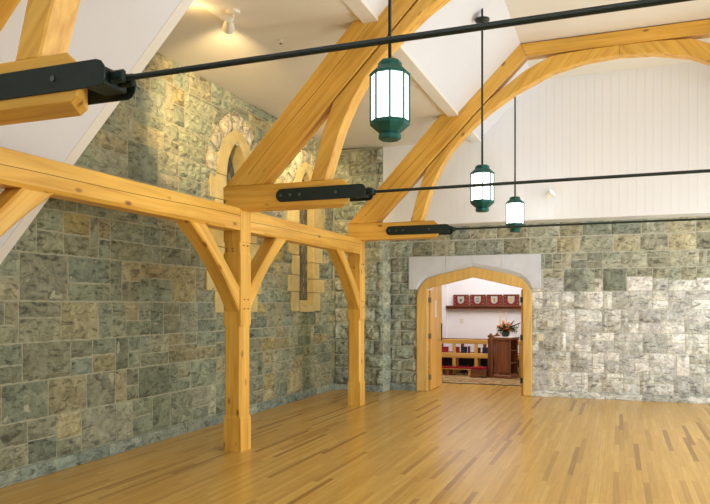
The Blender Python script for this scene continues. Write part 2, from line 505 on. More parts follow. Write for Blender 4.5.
rng = random.Random(11)
bm, lay = stone_bm()
holes = []
for yc in WIN:
    holes += [(yc-.6, yc+.6, 1.65, ZSPR), (yc-.5, yc+.5, ZSPR, ZSPR+.52)]
near_top = lambda y: 5.0
rects = layout(YD+.02, YPIER, .14, 5.02, rng, band=(.38, .54), wid=(.32, .68))
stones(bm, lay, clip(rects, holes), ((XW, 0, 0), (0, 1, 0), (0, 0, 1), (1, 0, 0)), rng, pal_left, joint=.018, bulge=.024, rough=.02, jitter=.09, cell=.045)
# nearer, under the low roof slope, the wall is only as high as the eaves
rects = layout(YF, YD+.02, .14, 1.84, rng)
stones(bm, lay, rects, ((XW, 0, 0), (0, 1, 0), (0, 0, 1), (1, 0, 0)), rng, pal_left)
MORT = (172, 170, 142)
edges = [YD-.05]
for yc in WIN: edges += [yc-.45, yc+.45]
edges.append(YPIER+.6)
for i in range(0, len(edges), 2):
    mortar_prism(bm, lay, [(edges[i], 0), (edges[i+1], 0), (edges[i+1], 5.1), (edges[i], 5.1)], XW-.5, XW-.004, 'X', MORT)
for yc in WIN:
    mortar_prism(bm, lay, [(yc-.45, 0), (yc+.45, 0), (yc+.45, 1.72), (yc-.45, 1.72)], XW-.5, XW-.004, 'X', MORT)
    mortar_prism(bm, lay, [(yc-.45, 4.36), (yc+.45, 4.36), (yc+.45, 5.1), (yc-.45, 5.1)], XW-.5, XW-.004, 'X', MORT)
mortar_prism(bm, lay, [(YF, 0), (YD-.05, 0), (YD-.05, 1.86), (YF, 1.86)], XW-.5, XW-.004, 'X', MORT)
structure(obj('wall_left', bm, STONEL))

# base course along the left wall
bm, lay = stone_bm()
rects = layout(YF, YPIER, 0, .14, random.Random(5), band=(.14, .14), wid=(.5, .95), mix=False)
stones(bm, lay, rects, ((XW+.02, 0, 0), (0, 1, 0), (0, 0, 1), (1, 0, 0)), rng, lambda u, v, r: r.choice([(134,142,128),(126,136,122),(142,148,130)]), joint=.008, bulge=.012, rough=.006)
mortar_prism(bm, lay, [(YF, 0), (YPIER, 0), (YPIER, .138), (YF, .138)], XW-.1, XW+.015, 'X', (128, 134, 118))
structure(obj('baseboard_left', bm, STONE))

# pier in the far left corner, rock faced, up to the flat ceiling
rng = random.Random(23)
bm, lay = stone_bm()
XPR = -4.46
pp = lambda u, v, r: r.choice(PAL_P)
rects = layout(XW+.02, XPR, .12, 4.94, rng, band=(.24, .36), wid=(.36, .62), mix=False)
stones(bm, lay, rects, ((0, YPIER, 0), (1, 0, 0), (0, 0, 1), (0, -1, 0)), rng, pp, joint=.016, bulge=.045, rough=.03, cell=.045)
vs = sorted({(c, d) for a, b, c, d in rects})
stones(bm, lay, [(YPIER+.02, YB, c, min(d, 3.32)) for c, d in vs if c < 3.2], ((XPR, 0, 0), (0, 1, 0), (0, 0, 1), (1, 0, 0)), rng, pp, joint=.02, bulge=.035, rough=.02)
stones(bm, lay, [(XW+.02, XPR+.01, .0, .12)], ((0, YPIER-.02, 0), (1, 0, 0), (0, 0, 1), (0, -1, 0)), rng, lambda u, v, r: (150,164,158), bulge=.01, rough=.004)
mortar_prism(bm, lay, [(XW-.4, 0), (XPR-.004, 0), (XPR-.004, 4.96), (XW-.4, 4.96)], YPIER+.006, YB+.5, 'Y', (168, 172, 152))
structure(obj('wall_pier', bm, STONE))

# back wall with the doorway
XD = -2.73
ARCH = [(-1.15, 1.87), (-1.135, 2.0), (-1.09, 2.11), (-1.01, 2.22), (-.90, 2.305), (-.67, 2.375), (0, 2.52)]
ARCH = [(XD+x, z) for x, z in ARCH] + [(XD-x, z) for x, z in ARCH[-2::-1]]
rng = random.Random(31)
bm, lay = stone_bm()
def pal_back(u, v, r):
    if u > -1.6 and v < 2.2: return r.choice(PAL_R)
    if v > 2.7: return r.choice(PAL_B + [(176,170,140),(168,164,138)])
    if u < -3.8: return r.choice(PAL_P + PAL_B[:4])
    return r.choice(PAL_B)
fr = ((0, YB, 0), (1, 0, 0), (0, 0, 1), (0, -1, 0))
rects = [(XPR+.02, XR, 3.05, 3.34)]
top = layout(XPR+.01, XR, 2.745, 3.06, rng, band=(.31, .32), wid=(.4, .62), mix=False) + layout(XPR+.01, XR, 3.06, 3.34, rng, band=(.27, .28), wid=(.35, .6), mix=False)
stones(bm, lay, top, fr, rng, pal_back, joint=.022, bulge=.025, rough=.015)
left = layout(XPR+.01, -3.88, .12, 2.745, rng, band=(.22, .32), wid=(.25, .42), mix=False)
stones(bm, lay, clip(left, [(-4.04, -3.8, 2.08, 2.74)]), fr, rng, pal_back, joint=.018, bulge=.04, rough=.025, cell=.05)
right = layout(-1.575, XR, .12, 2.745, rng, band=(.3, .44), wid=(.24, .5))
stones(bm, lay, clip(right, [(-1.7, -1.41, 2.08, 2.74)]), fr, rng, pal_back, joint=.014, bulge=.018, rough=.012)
m_ = (186, 186, 172)
mortar_prism(bm, lay, [(XPR, 0), (-3.8, 0), (-3.8, 3.36), (XPR, 3.36)], YB+.006, YB+.42, 'Y', m_)
mortar_prism(bm, lay, [(-1.66, 0), (XR, 0), (XR, 3.36), (-1.66, 3.36)], YB+.006, YB+.42, 'Y', m_)
mortar_prism(bm, lay, [(-3.8, 2.15)] + [p for p in ARCH if p[1] > 2.15] + [(-1.66, 2.15), (-1.66, 3.36), (-3.8, 3.36)], YB+.006, YB+.42, 'Y', m_)
structure(obj('wall_back', bm, STONE))
bm, lay = stone_bm()
for (u0, u1) in ((XPR+.02, -3.89), (-1.575, XR)):
    stones(bm, lay, layout(u0, u1, 0, .12, rng, band=(.12, .12), wid=(.5, .9), mix=False), ((0, YB-.025, 0), (1, 0, 0), (0, 0, 1), (0, -1, 0)), rng,
           lambda u, v, r: (142, 156, 148) if u < -3 else (196, 198, 192), joint=.006, bulge=.01, rough=.004)
    mortar_prism(bm, lay, [(u0, 0), (u1, 0), (u1, .119), (u0, .119)], YB-.02, YB+.05, 'Y', (150, 154, 144))
structure(obj('baseboard_back', bm, STONE))

# white boarded gable above the stone, standing proud of it
bm = NB()
prism(bm, [(XPR, 3.34), (XR, 3.34), (XR, 3.4), (-XC, ZC+.03), (XC, ZC+.03), (XS, ZS+.03), (XPR, ZTOP+.02)], YPIER, YB+.42, 'Y')
structure(obj('wall_gable', bm, GBOARDS))
# unseen right wall and wall behind the camera
bm = NB(); box(bm, XR, XR+.3, YF, YB+.4, 0, 3.5); structure(obj('wall_right', bm, PLASTER))
bm = NB(); prism(bm, [(XW, 0), (XR, 0), (XR, 3.25), (-XC, 6.0), (XC, 6.0), (XW, 1.9)], YF-.3, YF, 'Y'); structure(obj('wall_front', bm, PLASTER))

# ------------------------------------------------------------------ floor and ceilings
bm = NB(); box(bm, XW-.3, XR+.2, YF, 15.27, -.1, 0); structure(obj('floor', bm, FLOORM))
slope = lambda x: ZS + (x - XS)
bm = NB()
T = .08
prism(bm, [(XS, ZS), (XC, ZC), (XC, ZC+T*1.5), (XS-T*.5, ZS+T)], YD, YB+.2, 'Y')
prism(bm, [(XW, slope(XW)), (XC, ZC), (XC, ZC+T*1.5), (XW, slope(XW)+T*1.5)], YF, YD, 'Y')
prism(bm, [(XR, ZC-(XR+XC)), (-XC, ZC), (-XC, ZC+T*1.5), (XR, ZC-(XR+XC)+T*1.5)], YF, YB+.2, 'Y')
structure(obj('ceiling_slope', bm, BOARDS))
bm = NB(); box(bm, XC, -XC, YF, YB+.2, ZC+.01, ZC+.12)
structure(obj('ceiling', bm, PLASTER))
# flat ceiling of the side bay, with a slightly lower panel beside the purlin
bm = NB()
prism(bm, [(XW-.1, 5.0), (-4.2, ZTOP+.02), (XS-.05, ZTOP), (XS-.05, ZTOP+.15), (XW-.1, 5.15)], YD, YB, 'Y')
box(bm, -4.10, XS-.12, YD+.01, 6.9, ZTOP-.03, ZTOP+.03)
structure(obj('ceiling_side_bay', bm, PLASTER))
# cheek between the low near slope and the flat bay
bm = NB(); prism(bm, [(XW, slope(XW)), (XS, ZS), (XS, 5.05), (XW, 5.05)], YD-.06, YD-.001, 'Y'); structure(obj('wall_cheek', bm, WHITETRIM))
# white purlin boxed along the foot of the slope, and the raking edge of the bay
bm = NB(); prism(bm, [(-2.66, 4.885), (-2.485, 4.885), (-2.485, 4.935), (-2.55, 5.02), (-2.66, 5.02)], YD, YPIER, 'Y'); structure(obj('trim_1', bm, WHITETRIM))
bm = NB(); dz = .004
prism(bm, [(XW, slope(XW)-dz), (XS+.02, ZS+.02-dz), (XS+.02, ZS+.06), (XW, slope(XW)+.04)], YD-.11, YD+.0, 'Y'); structure(obj('trim_2', bm, WHITETRIM))

# ------------------------------------------------------------------ windows of the left wall
def make_window(idx, yc, rec):
    root = bpy.data.objects.new('window_%d' % idx, None); COL.objects.link(root); root.location = (XW, yc, ZSILL); structure(root)
    inv = Vector((XW, yc, ZSILL))
    rg = random.Random(40+idx)
    def loc(bm):
        for v in bm.verts: v.co -= inv
        return bm
    # dressed jambs: long and short blocks
    for s in (-1, 1):
        z = 1.64; k = 0
        while z < ZSPR - .05:
            h = min(rg.uniform(.26, .42), ZSPR-z)
            if ZSPR - z - h < .12: h = ZSPR - z
            wo = OHW - .03 if k % 2 == 0 else OHW + (.13 if rg.random() < .7 else .22)
            if z < 1.7: wo = OHW
            a, b = sorted((yc+s*IHW, yc+s*wo))
            bm = NB(); box(bm, XW-.30, XW+.028+rg.uniform(0, .01), a, b, z+.004, z+h-.004, .008)
            obj('jamb_block', loc(bm), DRESSED, root)
            z += h; k += 1
    # pointed head in two stones
    inn = lancet(yc, IHW, ZSPR, ZSPR, .59)[1:-1]; out = lancet(yc, OHW-.02, ZSPR, ZSPR, .77)[1:-1]
    h = len(inn)//2
    for s in (0, 1):
        i0 = inn[:h+1] if s == 0 else inn[h:]; o0 = out[:h+1] if s == 0 else out[h:]
        bm = NB(); prism(bm, o0 + i0[::-1], XW-.30, XW+.034, 'X', .006)
        obj('arch_stone', loc(bm), DRESSED, root)
    # rough voussoirs around the head
    n = 7
    big = lancet(yc, OHW+.22, ZSPR, ZSPR, 1.04)[1:-1]; sm = lancet(yc, OHW-.02, ZSPR, ZSPR, .77)[1:-1]
    def at(poly, t):
        L = [0]
        for a, b in zip(poly, poly[1:]): L.append(L[-1] + math.dist(a, b))
        d = t*L[-1]
        for i in range(len(poly)-1):
            if d <= L[i+1] + 1e-9:
                f = (d-L[i])/max(1e-9, L[i+1]-L[i]); return (poly[i][0]+(poly[i+1][0]-poly[i][0])*f, poly[i][1]+(poly[i+1][1]-poly[i][1])*f)
        return poly[-1]
    for i in range(n):
        t0, t1 = i/n+.013, (i+1)/n-.013
        bm, lay = stone_bm()
        sub = 4; k = rg.uniform(.9, 1.08); c = lin(*[x*k for x in rg.choice([(176,170,146),(168,164,142),(184,176,150)])])
        g = []
        bulk = rg.uniform(.055, .075)
        for a in range(sub+1):
            t = t0+(t1-t0)*a/sub; p, q = at(sm, t), at(big, t); row = []
            for b in range(4):
                f = b/3*rg.uniform(.97, 1.0) if b == 3 else b/3
                y, z = p[0]+(q[0]-p[0])*f, p[1]+(q[1]-p[1])*f
                hh = .035 if (a in (0, sub) or b in (0, 3)) else bulk + rg.uniform(-.012, .012)
                v = bm.verts.new((XW+hh, y, z)); v[lay] = c; row.append(v)
            g.append(row)
        for a in range(sub):
            for b in range(3): bm.faces.new([g[a][b], g[a+1][b], g[a+1][b+1], g[a][b+1]])
        ring = [g[a][0] for a in range(sub+1)] + [g[sub][b] for b in (1, 2, 3)] + [g[a][3] for a in range(sub-1, -1, -1)] + [g[0][2], g[0][1]]
        back = []
        for v in ring:
            w_ = bm.verts.new(v.co - Vector((.1, 0, 0))); w_[lay] = c; back.append(w_)
        for a in range(len(ring)): bm.faces.new([ring[a], back[a], back[(a+1) % len(ring)], ring[(a+1) % len(ring)]])
        obj('voussoir', loc(bm), STONE, root)
    # sloping sill
    bm = NB(); prism(bm, [(XW-.31, ZSILL+.06), (XW+.05, ZSILL-.18), (XW+.05, ZSILL-.3), (XW-.31, ZSILL-.3)], yc-IHW+.002, yc+IHW-.002, 'Y')
    obj('sill', loc(bm), DRESSED, root)
    # leaded light set deep in the opening
    bm = NB(); prism(bm, lancet(yc, IHW+.02, ZSILL-.1, ZSPR, .63), XW-rec-.015, XW-rec, 'X')
    obj('leaded_light', loc(bm), LEAD, root)
for i, yc in enumerate(WIN): make_window(i+1, yc, (.2, .1)[i])

# ------------------------------------------------------------------ timber frame
def ring_post(w, c):
    h = w/2
    return [(-h+c, -h), (h-c, -h), (h, -h+c), (h, h-c), (h-c, h), (-h+c, h), (-h, h-c), (-h, -h+c)]

def loft(bm, secs, place):
    rings = [[bm.verts.new(place(p, t)) for p in pts] for t, pts in secs]
    n = len(rings[0])
    for i in range(len(rings)-1):
        for k in range(n):
            bm.faces.new([rings[i][k], rings[i][(k+1) % n], rings[i+1][(k+1) % n], rings[i+1][k]])
    bm.faces.new(rings[0][::-1]); bm.faces.new(rings[-1])
    return bm

ZB, ZT = 2.644, 2.908             # underside and top of the plate beams
ZSTUB0, ZSTUB1 = 2.885, 3.172

def brace_outline(sgn, y0):
    """knee brace beside a post face at y0, leaning towards sgn (-1 nearer, +1 farther)"""
    up = [(0.0, 1.97), (.71, ZB+.003)]
    lo = []
    for i in range(0, 11):
        t = i/10
        y = 1.02*(1-t); z = ZB - (ZB-1.68)*t
        bulge = .065*math.sin(PI*t)
        lo.append((y-bulge*.69, z+bulge*.72))
    pts = up + [(lo[0][0], ZB+.003)] + lo[1:-1] + [(0.0, 1.68)]
    return [(y0+sgn*y, z) for y, z in pts]

def make_post(y, label, braces):
    root = thing('timber_post', label, 'post', (XP-W/2, y+W/2, 0), 'timber posts of the side aisle')
    inv = Vector(root.location)
    bm = NB(); e, c = .004, .024
    secs = [(0, e), (.39, e), (.43, c), (1.49, c), (1.53, e), (2.36, e), (2.39, .012), (2.5, .012), (2.52, e), (ZSTUB0-.001, e)]
    loft(bm, [(z, ring_post(W - (0.006 if cc == e else .018), cc)) for z, cc in secs], lambda p, t: (p[0], p[1], t))
    obj('shaft', bm, FIR, root, grain=(0, 0, 1))
    for s in braces:
        bm = NB(); prism(bm, brace_outline(s, y if s < 0 else y+W), XP-W+.03, XP-.012, 'X', .016)
        for v in bm.verts: v.co -= inv
        obj('knee_brace', bm, FIR, root, grain=(0, s*.74, .67))
    for z in (2.47, 1.82, 1.71):
        for dy in (-.045, .045):
            bm = NB(); tube(bm, [(W/2-.02, dy, z), (W/2+.006, dy, z)], .009, 8)
            obj('peg', bm, PEG, root)
    for z in (2.43, 2.40):
        for dx in (-.07, .01):
            bm = NB(); tube(bm, [(dx, -W/2+.02, z), (dx, -W/2-.006, z)], .009, 8)
            obj('peg', bm, PEG, root)
    return root
make_post(YT[0], 'yellow square timber post standing nearest the viewer, at the left edge of the view', (1,))
make_post(YT[1], 'yellow square timber post in front of the stone wall, with curved braces on both sides', (-1, 1))
make_post(YT[2], 'yellow square timber post farther off, by the stone corner, with one brace', (-1,))

def make_plate(y0, y1, label):
    root = thing('plate_beam', label, 'beam', (XP-W/2, (y0+y1)/2, ZB), 'horizontal beams on the posts')
    inv = Vector(root.location)
    bm = NB()
    x0, x1 = XP-W+.012, XP-.008
    def sec(c):
        return [(x0+.006, ZT), (x1-.006, ZT), (x1, ZT-.006), (x1, ZB+c), (x1-c, ZB), (x0+c, ZB), (x0, ZB+c), (x0, ZT-.006)]
    L = y1-y0
    ts = [(0, .004), (.32, .004), (.36, .03), (L/2, .03), (L-.36, .03), (L-.32, .004), (L, .004)]
    loft(bm, [(y0+t, sec(c)) for t, c in ts], lambda p, t: (p[0], t, p[1]))
    for v in bm.verts: v.co -= inv
    obj('beam', bm, FIR, root, grain=(0, 1, 0))
    # long drying check on the nave face
    bm = NB()
    pts = [(y0+L*f, ZT-(.14-.05*f)+.006*math.sin(9*f)) for f in [i/12 for i in range(13)]]
    pl = [(y, z+.0022) for y, z in pts] + [(y, z-.0022) for y, z in pts[::-1]]
    prism(bm, pl, x1-.01, x1+.0012, 'X')
    for v in bm.verts: v.co -= inv
    obj('drying_check', bm, CHECK, root)
    return root
make_plate(YT[0]+W, YT[1], 'horizontal yellow timber beam on the left, running from the frame edge to the nearer post')
make_plate(YT[1]+W, YT[2], 'horizontal yellow timber beam spanning between the two visible posts')

def mirror(pts): return [(-x, z) for x, z in pts[::-1]]

def make_truss(y, label):
    root = thing('roof_truss', label, 'roof truss', (0, y+W/2, ZSTUB0), 'timber roof trusses')
    inv = Vector(root.location)
    def part(name, bm, mat, grain=None, parent=root, smooth=False):
        for v in bm.verts: v.co -= inv
        return obj(name, bm, mat, parent, smooth, grain)
    y0, y1 = y, y+W
    stub = [(XP-W, ZSTUB0), (-2.87, ZSTUB0), (-2.82, ZSTUB0+.03), (-2.82, ZSTUB1-.07), (-2.90, ZSTUB1), (XP-W, ZSTUB1)]
    # rafter: upper edge and lower edge both at 45 degrees
    ru = lambda z: XP - W + (z - 3.18)*1.0 - .0
    raft = [(-4.447, 3.174), (-3.925, 3.174), (-1.39, 5.725), (-1.47, 5.935), (-1.84, 5.935)]
    lower = [(-3.12, ZSTUB1), (-3.02, 3.48), (-2.93, 3.75), (-2.79, 4.04), (-2.62, 4.31), (-2.45, 4.49), (-2.27, 4.67), (-1.96, 4.92), (-1.56, 5.17), (-.99, 5.43), (-.5, 5.54), (0, 5.575)]
    upper = [(0, 5.725), (-.5, 5.72), (-.99, 5.69), (-1.4, 5.51), (-1.8, 5.24), (-2.0, 5.085), (-3.03, 4.055), (-3.17, 3.68), (-3.31, ZSTUB1)]
    brace = lower + upper
    ym_ = (y0+y1)/2
    for s in (0, 1):
        f = (lambda p: p) if s == 0 else mirror
        g = 1 if s == 0 else -1
        st = stub if s == 0 else [(-x if x > -4.3 else XR-.001, z) for x, z in stub[::-1]]
        bm = NB(); prism(bm, f(stub) if s == 0 else [(min(x, XR-.002), z) for x, z in mirror(stub)], y0, y1, 'Y', .009)
        for v in bm.verts:      # the inner end is cut on a slant
            if abs(v.co.x) < 2.95 and v.co.y > ym_: v.co.x -= g*.14
        part('hammer_beam', bm, FIR, (1, 0, 0))
        rr = f(raft)
        if s == 1: rr = [(-x if False else x, z) for x, z in rr]
        bm = NB(); prism(bm, rr if s == 0 else [(min(x, XR-.002), z) if z < 3.2 else (x, z) for x, z in rr], y0+.018, y1-.018, 'Y', .012)
        r_ = part('principal_rafter', bm, FIR, (g, 0, 1))
        if s == 0:
            a, b = (-4.12, 3.3), (-1.72, 5.76)
            n = 14; pts = [(a[0]+(b[0]-a[0])*i/n, a[1]+(b[1]-a[1])*i/n + .012*math.sin(i*.8)) for i in range(n+1)]
            bm = NB(); prism(bm, [(x-.0016, z+.0016) for x, z in pts] + [(x+.0016, z-.0016) for x, z in pts[::-1]], y0+.0168, y0+.03, 'Y')
            part('drying_check', bm, CHECK)
        bm = NB(); prism(bm, f(brace), y0+.022, y1-.022, 'Y', .012)
        part('curved_brace', bm, FIR, (g*.8, 0, 1))
        # steel straps on both faces of the stub, with bolts, and the clevis that takes the rod
        for face in (0, 1):
            ya, yb = (y0-.012, y0-.0005) if face == 0 else (y1+.0005, y1+.012)
            zc, hh = 3.026, .076
            pl = []
            for k in range(9):
                a = PI/2 + PI*k/8; pl.append((-3.66+hh*math.cos(a), zc+hh*math.sin(a)))
            for k in range(7):
                a = -PI/2 + PI*k/6; pl.append((-2.68+hh*.8*math.cos(a), zc+hh*math.sin(a)))
            bm = NB(); prism(bm, f(pl), ya, yb, 'Y', .002)
            sp = part('steel_strap', bm, STEEL)
            for bx in (-3.67, -3.55, -3.43, -2.98):
                yy = ya if face == 0 else yb
                dd = -.009 if face == 0 else .009
                bm = NB(); tube(bm, [(g*bx, yy, zc), (g*bx, yy+dd, zc)], .018, 6)
                part('bolt', bm, BOLT, parent=sp)
        bm = NB()
        xa, xb = sorted((g*-2.815, g*-2.66)); ym = (y0+y1)/2
        box(bm, xa, xb, ym-.1, ym+.1, 2.975, 3.077, .006)
        xa, xb = sorted((g*-2.665, g*-2.56))
        box(bm, xa, xb, ym-.055, ym-.022, 2.99, 3.062, .012)
        box(bm, xa, xb, ym+.022, ym+.055, 2.99, 3.062, .012)
        tube(bm, [(g*-2.61, ym-.068, 3.026), (g*-2.61, ym+.068, 3.026)], .018, 10)
        part('clevis', bm, STEEL)
    bm = NB(); prism(bm, [(-1.385, 5.727), (1.385, 5.727), (1.465, 5.935), (-1.465, 5.935)], y0+.018, y1-.018, 'Y', .008)
    part('collar_beam', bm, FIR, (1, 0, 0))
    bm = NB(); ym = (y0+y1)/2
    tube(bm, [(-2.62, ym, 3.026), (2.62, ym, 3.026)], .0165, 12)
    part('tie_rod', bm, STEEL, smooth=False)
    return root
make_truss(YT[0], 'timber roof truss nearest the viewer, its dark tie rod crossing the top of the view')
make_truss(YT[1], 'timber roof truss with curved brace standing over the nearer visible post')
make_truss(YT[2], 'farther timber roof truss, before the white gable wall, with its collar showing')

# ------------------------------------------------------------------ lanterns
def make_lantern(x, y, label, dz=0.0, drop=0.0):
    zt = slope(x) - .005 - dz - drop
    root = thing('pendant_lantern', label, 'lantern', (x, y, 3.045+dz), 'hanging green lanterns')
    th = math.atan2(-y, -x)
    O = 8
    z = lambda v: v - 3.045
    bm = NB(); lathe(bm, [(.075, z(3.045)), (.088, z(3.055)), (.088, z(3.085)), (.080, z(3.095)), (.152, z(3.157)), (.157, z(3.165)), (.157, z(3.192)), (.148, z(3.195))], O, rot=th)
    obj('bottom_cap', bm, BRONZE, root)
    bm = NB(); lathe(bm, [(.150, z(3.545)), (.160, z(3.55)), (.160, z(3.565)), (.104, z(3.615)), (.094, z(3.622)), (.094, z(3.646)), (.080, z(3.664)), (.03, z(3.67))], O, rot=th)
    obj('top_cap', bm, BRONZE, root)
    for k in range(O):
        a = th+2*PI*k/O
        bm = NB(); tube(bm, [(.151*math.cos(a), .151*math.sin(a), z(3.19)), (.151*math.cos(a), .151*math.sin(a), z(3.552))], .009, 6)
        obj('glazing_bar', bm, BRONZE, root)
        b = a+2*PI/O; r = .146
        bm = NB()
        q = [(r*math.cos(a), r*math.sin(a)), (r*math.cos(b), r*math.sin(b)), ((r-.004)*math.cos(b), (r-.004)*math.sin(b)), ((r-.004)*math.cos(a), (r-.004)*math.sin(a))]
        prism(bm, q, z(3.194), z(3.548), 'Z')
        obj('glass_pane', bm, GLOW, root)
    bm = NB(); tube(bm, [(0, 0, z(3.66)), (0, 0, z(zt)-.05)], .0135, 10); obj('stem', bm, STEEL, root, smooth=True)
    bm = NB(); lathe(bm, [(.03, z(zt)-.075), (.085, z(zt)-.066), (.098, z(zt)-.05), (.098, z(zt)-.03), (.03, z(zt)-.02), (.0135, z(zt)-.01), (.0135, z(zt)+.05+drop)], 24); obj('canopy', bm, STEEL, root)
    return root
def lamp_in(o, e):
    L = bpy.data.lights.new('lantern bulb', 'POINT'); L.energy = e; L.color = (.92, .98, 1); L.shadow_soft_size = .175
    b = bpy.data.objects.new('bulb', L); COL.objects.link(b); b.parent = o; b.location = (0, 0, .325)
lamp_in(make_lantern(-1.68, 5.14, 'nearest and largest glowing green lantern, hanging before the nearer truss'), 95)
lamp_in(make_lantern(-1.711, 9.2, 'glowing green lantern of middle size, its round canopy showing on the sloped ceiling', -.045, .10), 105)
lamp_in(make_lantern(-1.72, 12.37, 'farthest and smallest glowing green lantern, before the white gable wall'), 135)

# ------------------------------------------------------------------ ceiling fittings
def make_spot(loc, aim, label, power, size, wall=None):
    root = thing('spotlight', label, 'spotlight', loc, 'small white spotlights')
    bm = NB()
    if wall: lathe(bm, [(.05, 0), (.055, .004), (.05, .02), (.02, .025)], 20, M=Matrix.Rotation(PI/2, 4, 'X'))
    else: lathe(bm, [(.02, -.028), (.055, -.022), (.062, -.006), (.062, 0)], 20)
    obj('canopy', bm, WHITEMETAL, root, smooth=False)
    base = Vector((0, -.03, 0)) if wall else Vector((0, 0, -.025))
    head = base + (Vector((0, -.06, -.03)) if wall else Vector((-.03, -.02, -.085)))
    bm = NB(); tube(bm, [base, (base+head)/2 + Vector((.02, .0, 0)), head], .011, 8); obj('arm', bm, WHITEMETAL, root, smooth=True)
    d = (Vector(aim) - (Vector(loc)+head)).normalized()
    M = d.to_track_quat('Z', 'Y').to_matrix().to_4x4()
    bm = NB(); lathe(bm, [(.018, -.055), (.03, -.05), (.033, -.02), (.048, .03), (.052, .075), (.046, .075), (.04, .05)], 18, c=head, M=M)
    h = obj('lamp_head', bm, WHITEMETAL, root, smooth=False)
    bm = NB(); lathe(bm, [(.03, .058), (.043, .06), (.043, .064), (.03, .066)], 18, c=head, M=M)
    obj('lens', bm, SPOTGLOW, h)
    L = bpy.data.lights.new('spot lamp', 'SPOT'); L.energy = power; L.color = (1.0, .70, .34); L.spot_size = size; L.spot_blend = .9; L.shadow_soft_size = .04
    lo = bpy.data.objects.new('spot_lamp', L); COL.objects.link(lo); lo.parent = root
    lo.location = head + d*.085
    lo.rotation_euler = d.to_track_quat('-Z', 'Y').to_euler()
    root.scale = (1.25, 1.25, 1.25)
    return root
make_spot((-3.86, 6.42, ZTOP-.03), (XW, 8.9, 4.05), 'white ceiling spotlight nearest the viewer, aimed at the left pointed window', 420, 1.3)
make_spot((-4.1, 10.0, ZTOP), (XW, 11.75, 3.95), 'white ceiling spotlight behind the nearer truss, aimed at the farther pointed window', 280, 1.3)
make_spot((-1.2, YPIER, 3.80), (1.2, 11.6, 5.6), 'white spotlight fixed to the white gable wall at right', 25, 1.6, wall=True)
root = thing('sprinkler_head', 'tiny metal sprinkler head in the flat ceiling', 'sprinkler', (-3.81, 7.43, ZTOP+.012))
bm = NB(); lathe(bm, [(.008, -.03), (.008, -.008), (.03, -.004), (.032, 0)], 14); obj('escutcheon', bm, WHITEMETAL, root)
bm = NB(); lathe(bm, [(.018, -.045), (.022, -.042), (.006, -.034), (.006, -.028)], 10); obj('deflector', bm, BOLT, root)

# ------------------------------------------------------------------ doorway
root = thing('stone_lintel', 'pale grey dressed stone lintel over the arched doorway', 'lintel', (XD, YB, 2.08))
root['kind'] = 'structure'
inv = Vector(root.location)
def arch_z(x):
    for a, b in zip(ARCH, ARCH[1:]):
        if a[0] <= x <= b[0]: return a[1]+(b[1]-a[1])*(x-a[0])/max(1e-9, b[0]-a[0])
    return 2.08
def offs(p):   # outward offset for the chamfer
    c = Vector((XD, 1.55)); v = Vector(p)
    d = (v-c).normalized(); d = Vector((d.x*.7, d.y+.35)).normalized()
    return (p[0]+d.x*.075, p[1]+d.y*.075)
def block(xa, xb, corner):
    xs = [xa] + [p[0] for p in ARCH if xa < p[0] < xb and p[1] > 2.08] + [xb]
    arc = []
    for x in xs:
        if x < -3.845 or x > -1.615: continue
        arc.append((x, arch_z(x)+.004))
    if corner == -1: arc = [(-3.846, 2.08)] + [p for p in arc if p[0] > -3.84]
    if corner == 1: arc = [p for p in arc if p[0] < -1.62] + [(-1.614, 2.08)]
    off = []
    for p in arc:
        q = offs(p)
        if p is arc[0] and corner != -1: q = (p[0], p[1]+.08)
        if p is arc[-1] and corner != 1: q = (p[0], p[1]+.08)
        if (p is arc[0] and corner == -1) or (p is arc[-1] and corner == 1): q = (p[0]+corner*.05, p[1])
        off.append((min(max(q[0], xa+.0), xb), min(q[1], 2.70)))
    bm = NB()
    yf, yr = YB-.055, YB-.005
    if corner == -1: rest = [(xb, 2.74), (xa, 2.74), (xa, 2.08)]
    elif corner == 1: rest = [(xb, 2.08), (xb, 2.74), (xa, 2.74)]
    else: rest = [(xb, 2.74), (xa, 2.74)]
    F = [bm.verts.new((p[0], yf, p[1])) for p in off]; R = [bm.verts.new((p[0], yf, p[1])) for p in rest]
    A = [bm.verts.new((p[0], yr, p[1])) for p in arc]
    bm.faces.new(F + R)
    for i in range(len(F)-1): bm.faces.new([A[i], A[i+1], F[i+1], F[i]])
    B = [bm.verts.new((p[0], YB+.03, p[1])) for p in arc]; RB = [bm.verts.new((p[0], YB+.03, p[1])) for p in rest]
    for i in range(len(A)-1): bm.faces.new([B[i], B[i+1], A[i+1], A[i]])
    chF = [F[-1]] + R + [F[0]]; chB = [B[-1]] + RB + [B[0]]
    bm.faces.new([F[-1], A[-1], B[-1], RB[0], R[0]]); bm.faces.new([F[0], R[-1], RB[-1], B[0], A[0]])
    for i in range(len(R)-1): bm.faces.new([R[i], RB[i], RB[i+1], R[i+1]])
    for v in bm.verts: v.co -= inv
    obj('lintel_block', bm, LIMESTONE, root)
g_ = .003
block(-4.04, -3.27-g_, -1); block(-3.27+g_, XD-g_, 0); block(XD+g_, -2.16-g_, 0); block(-2.16+g_, -1.41, 1)

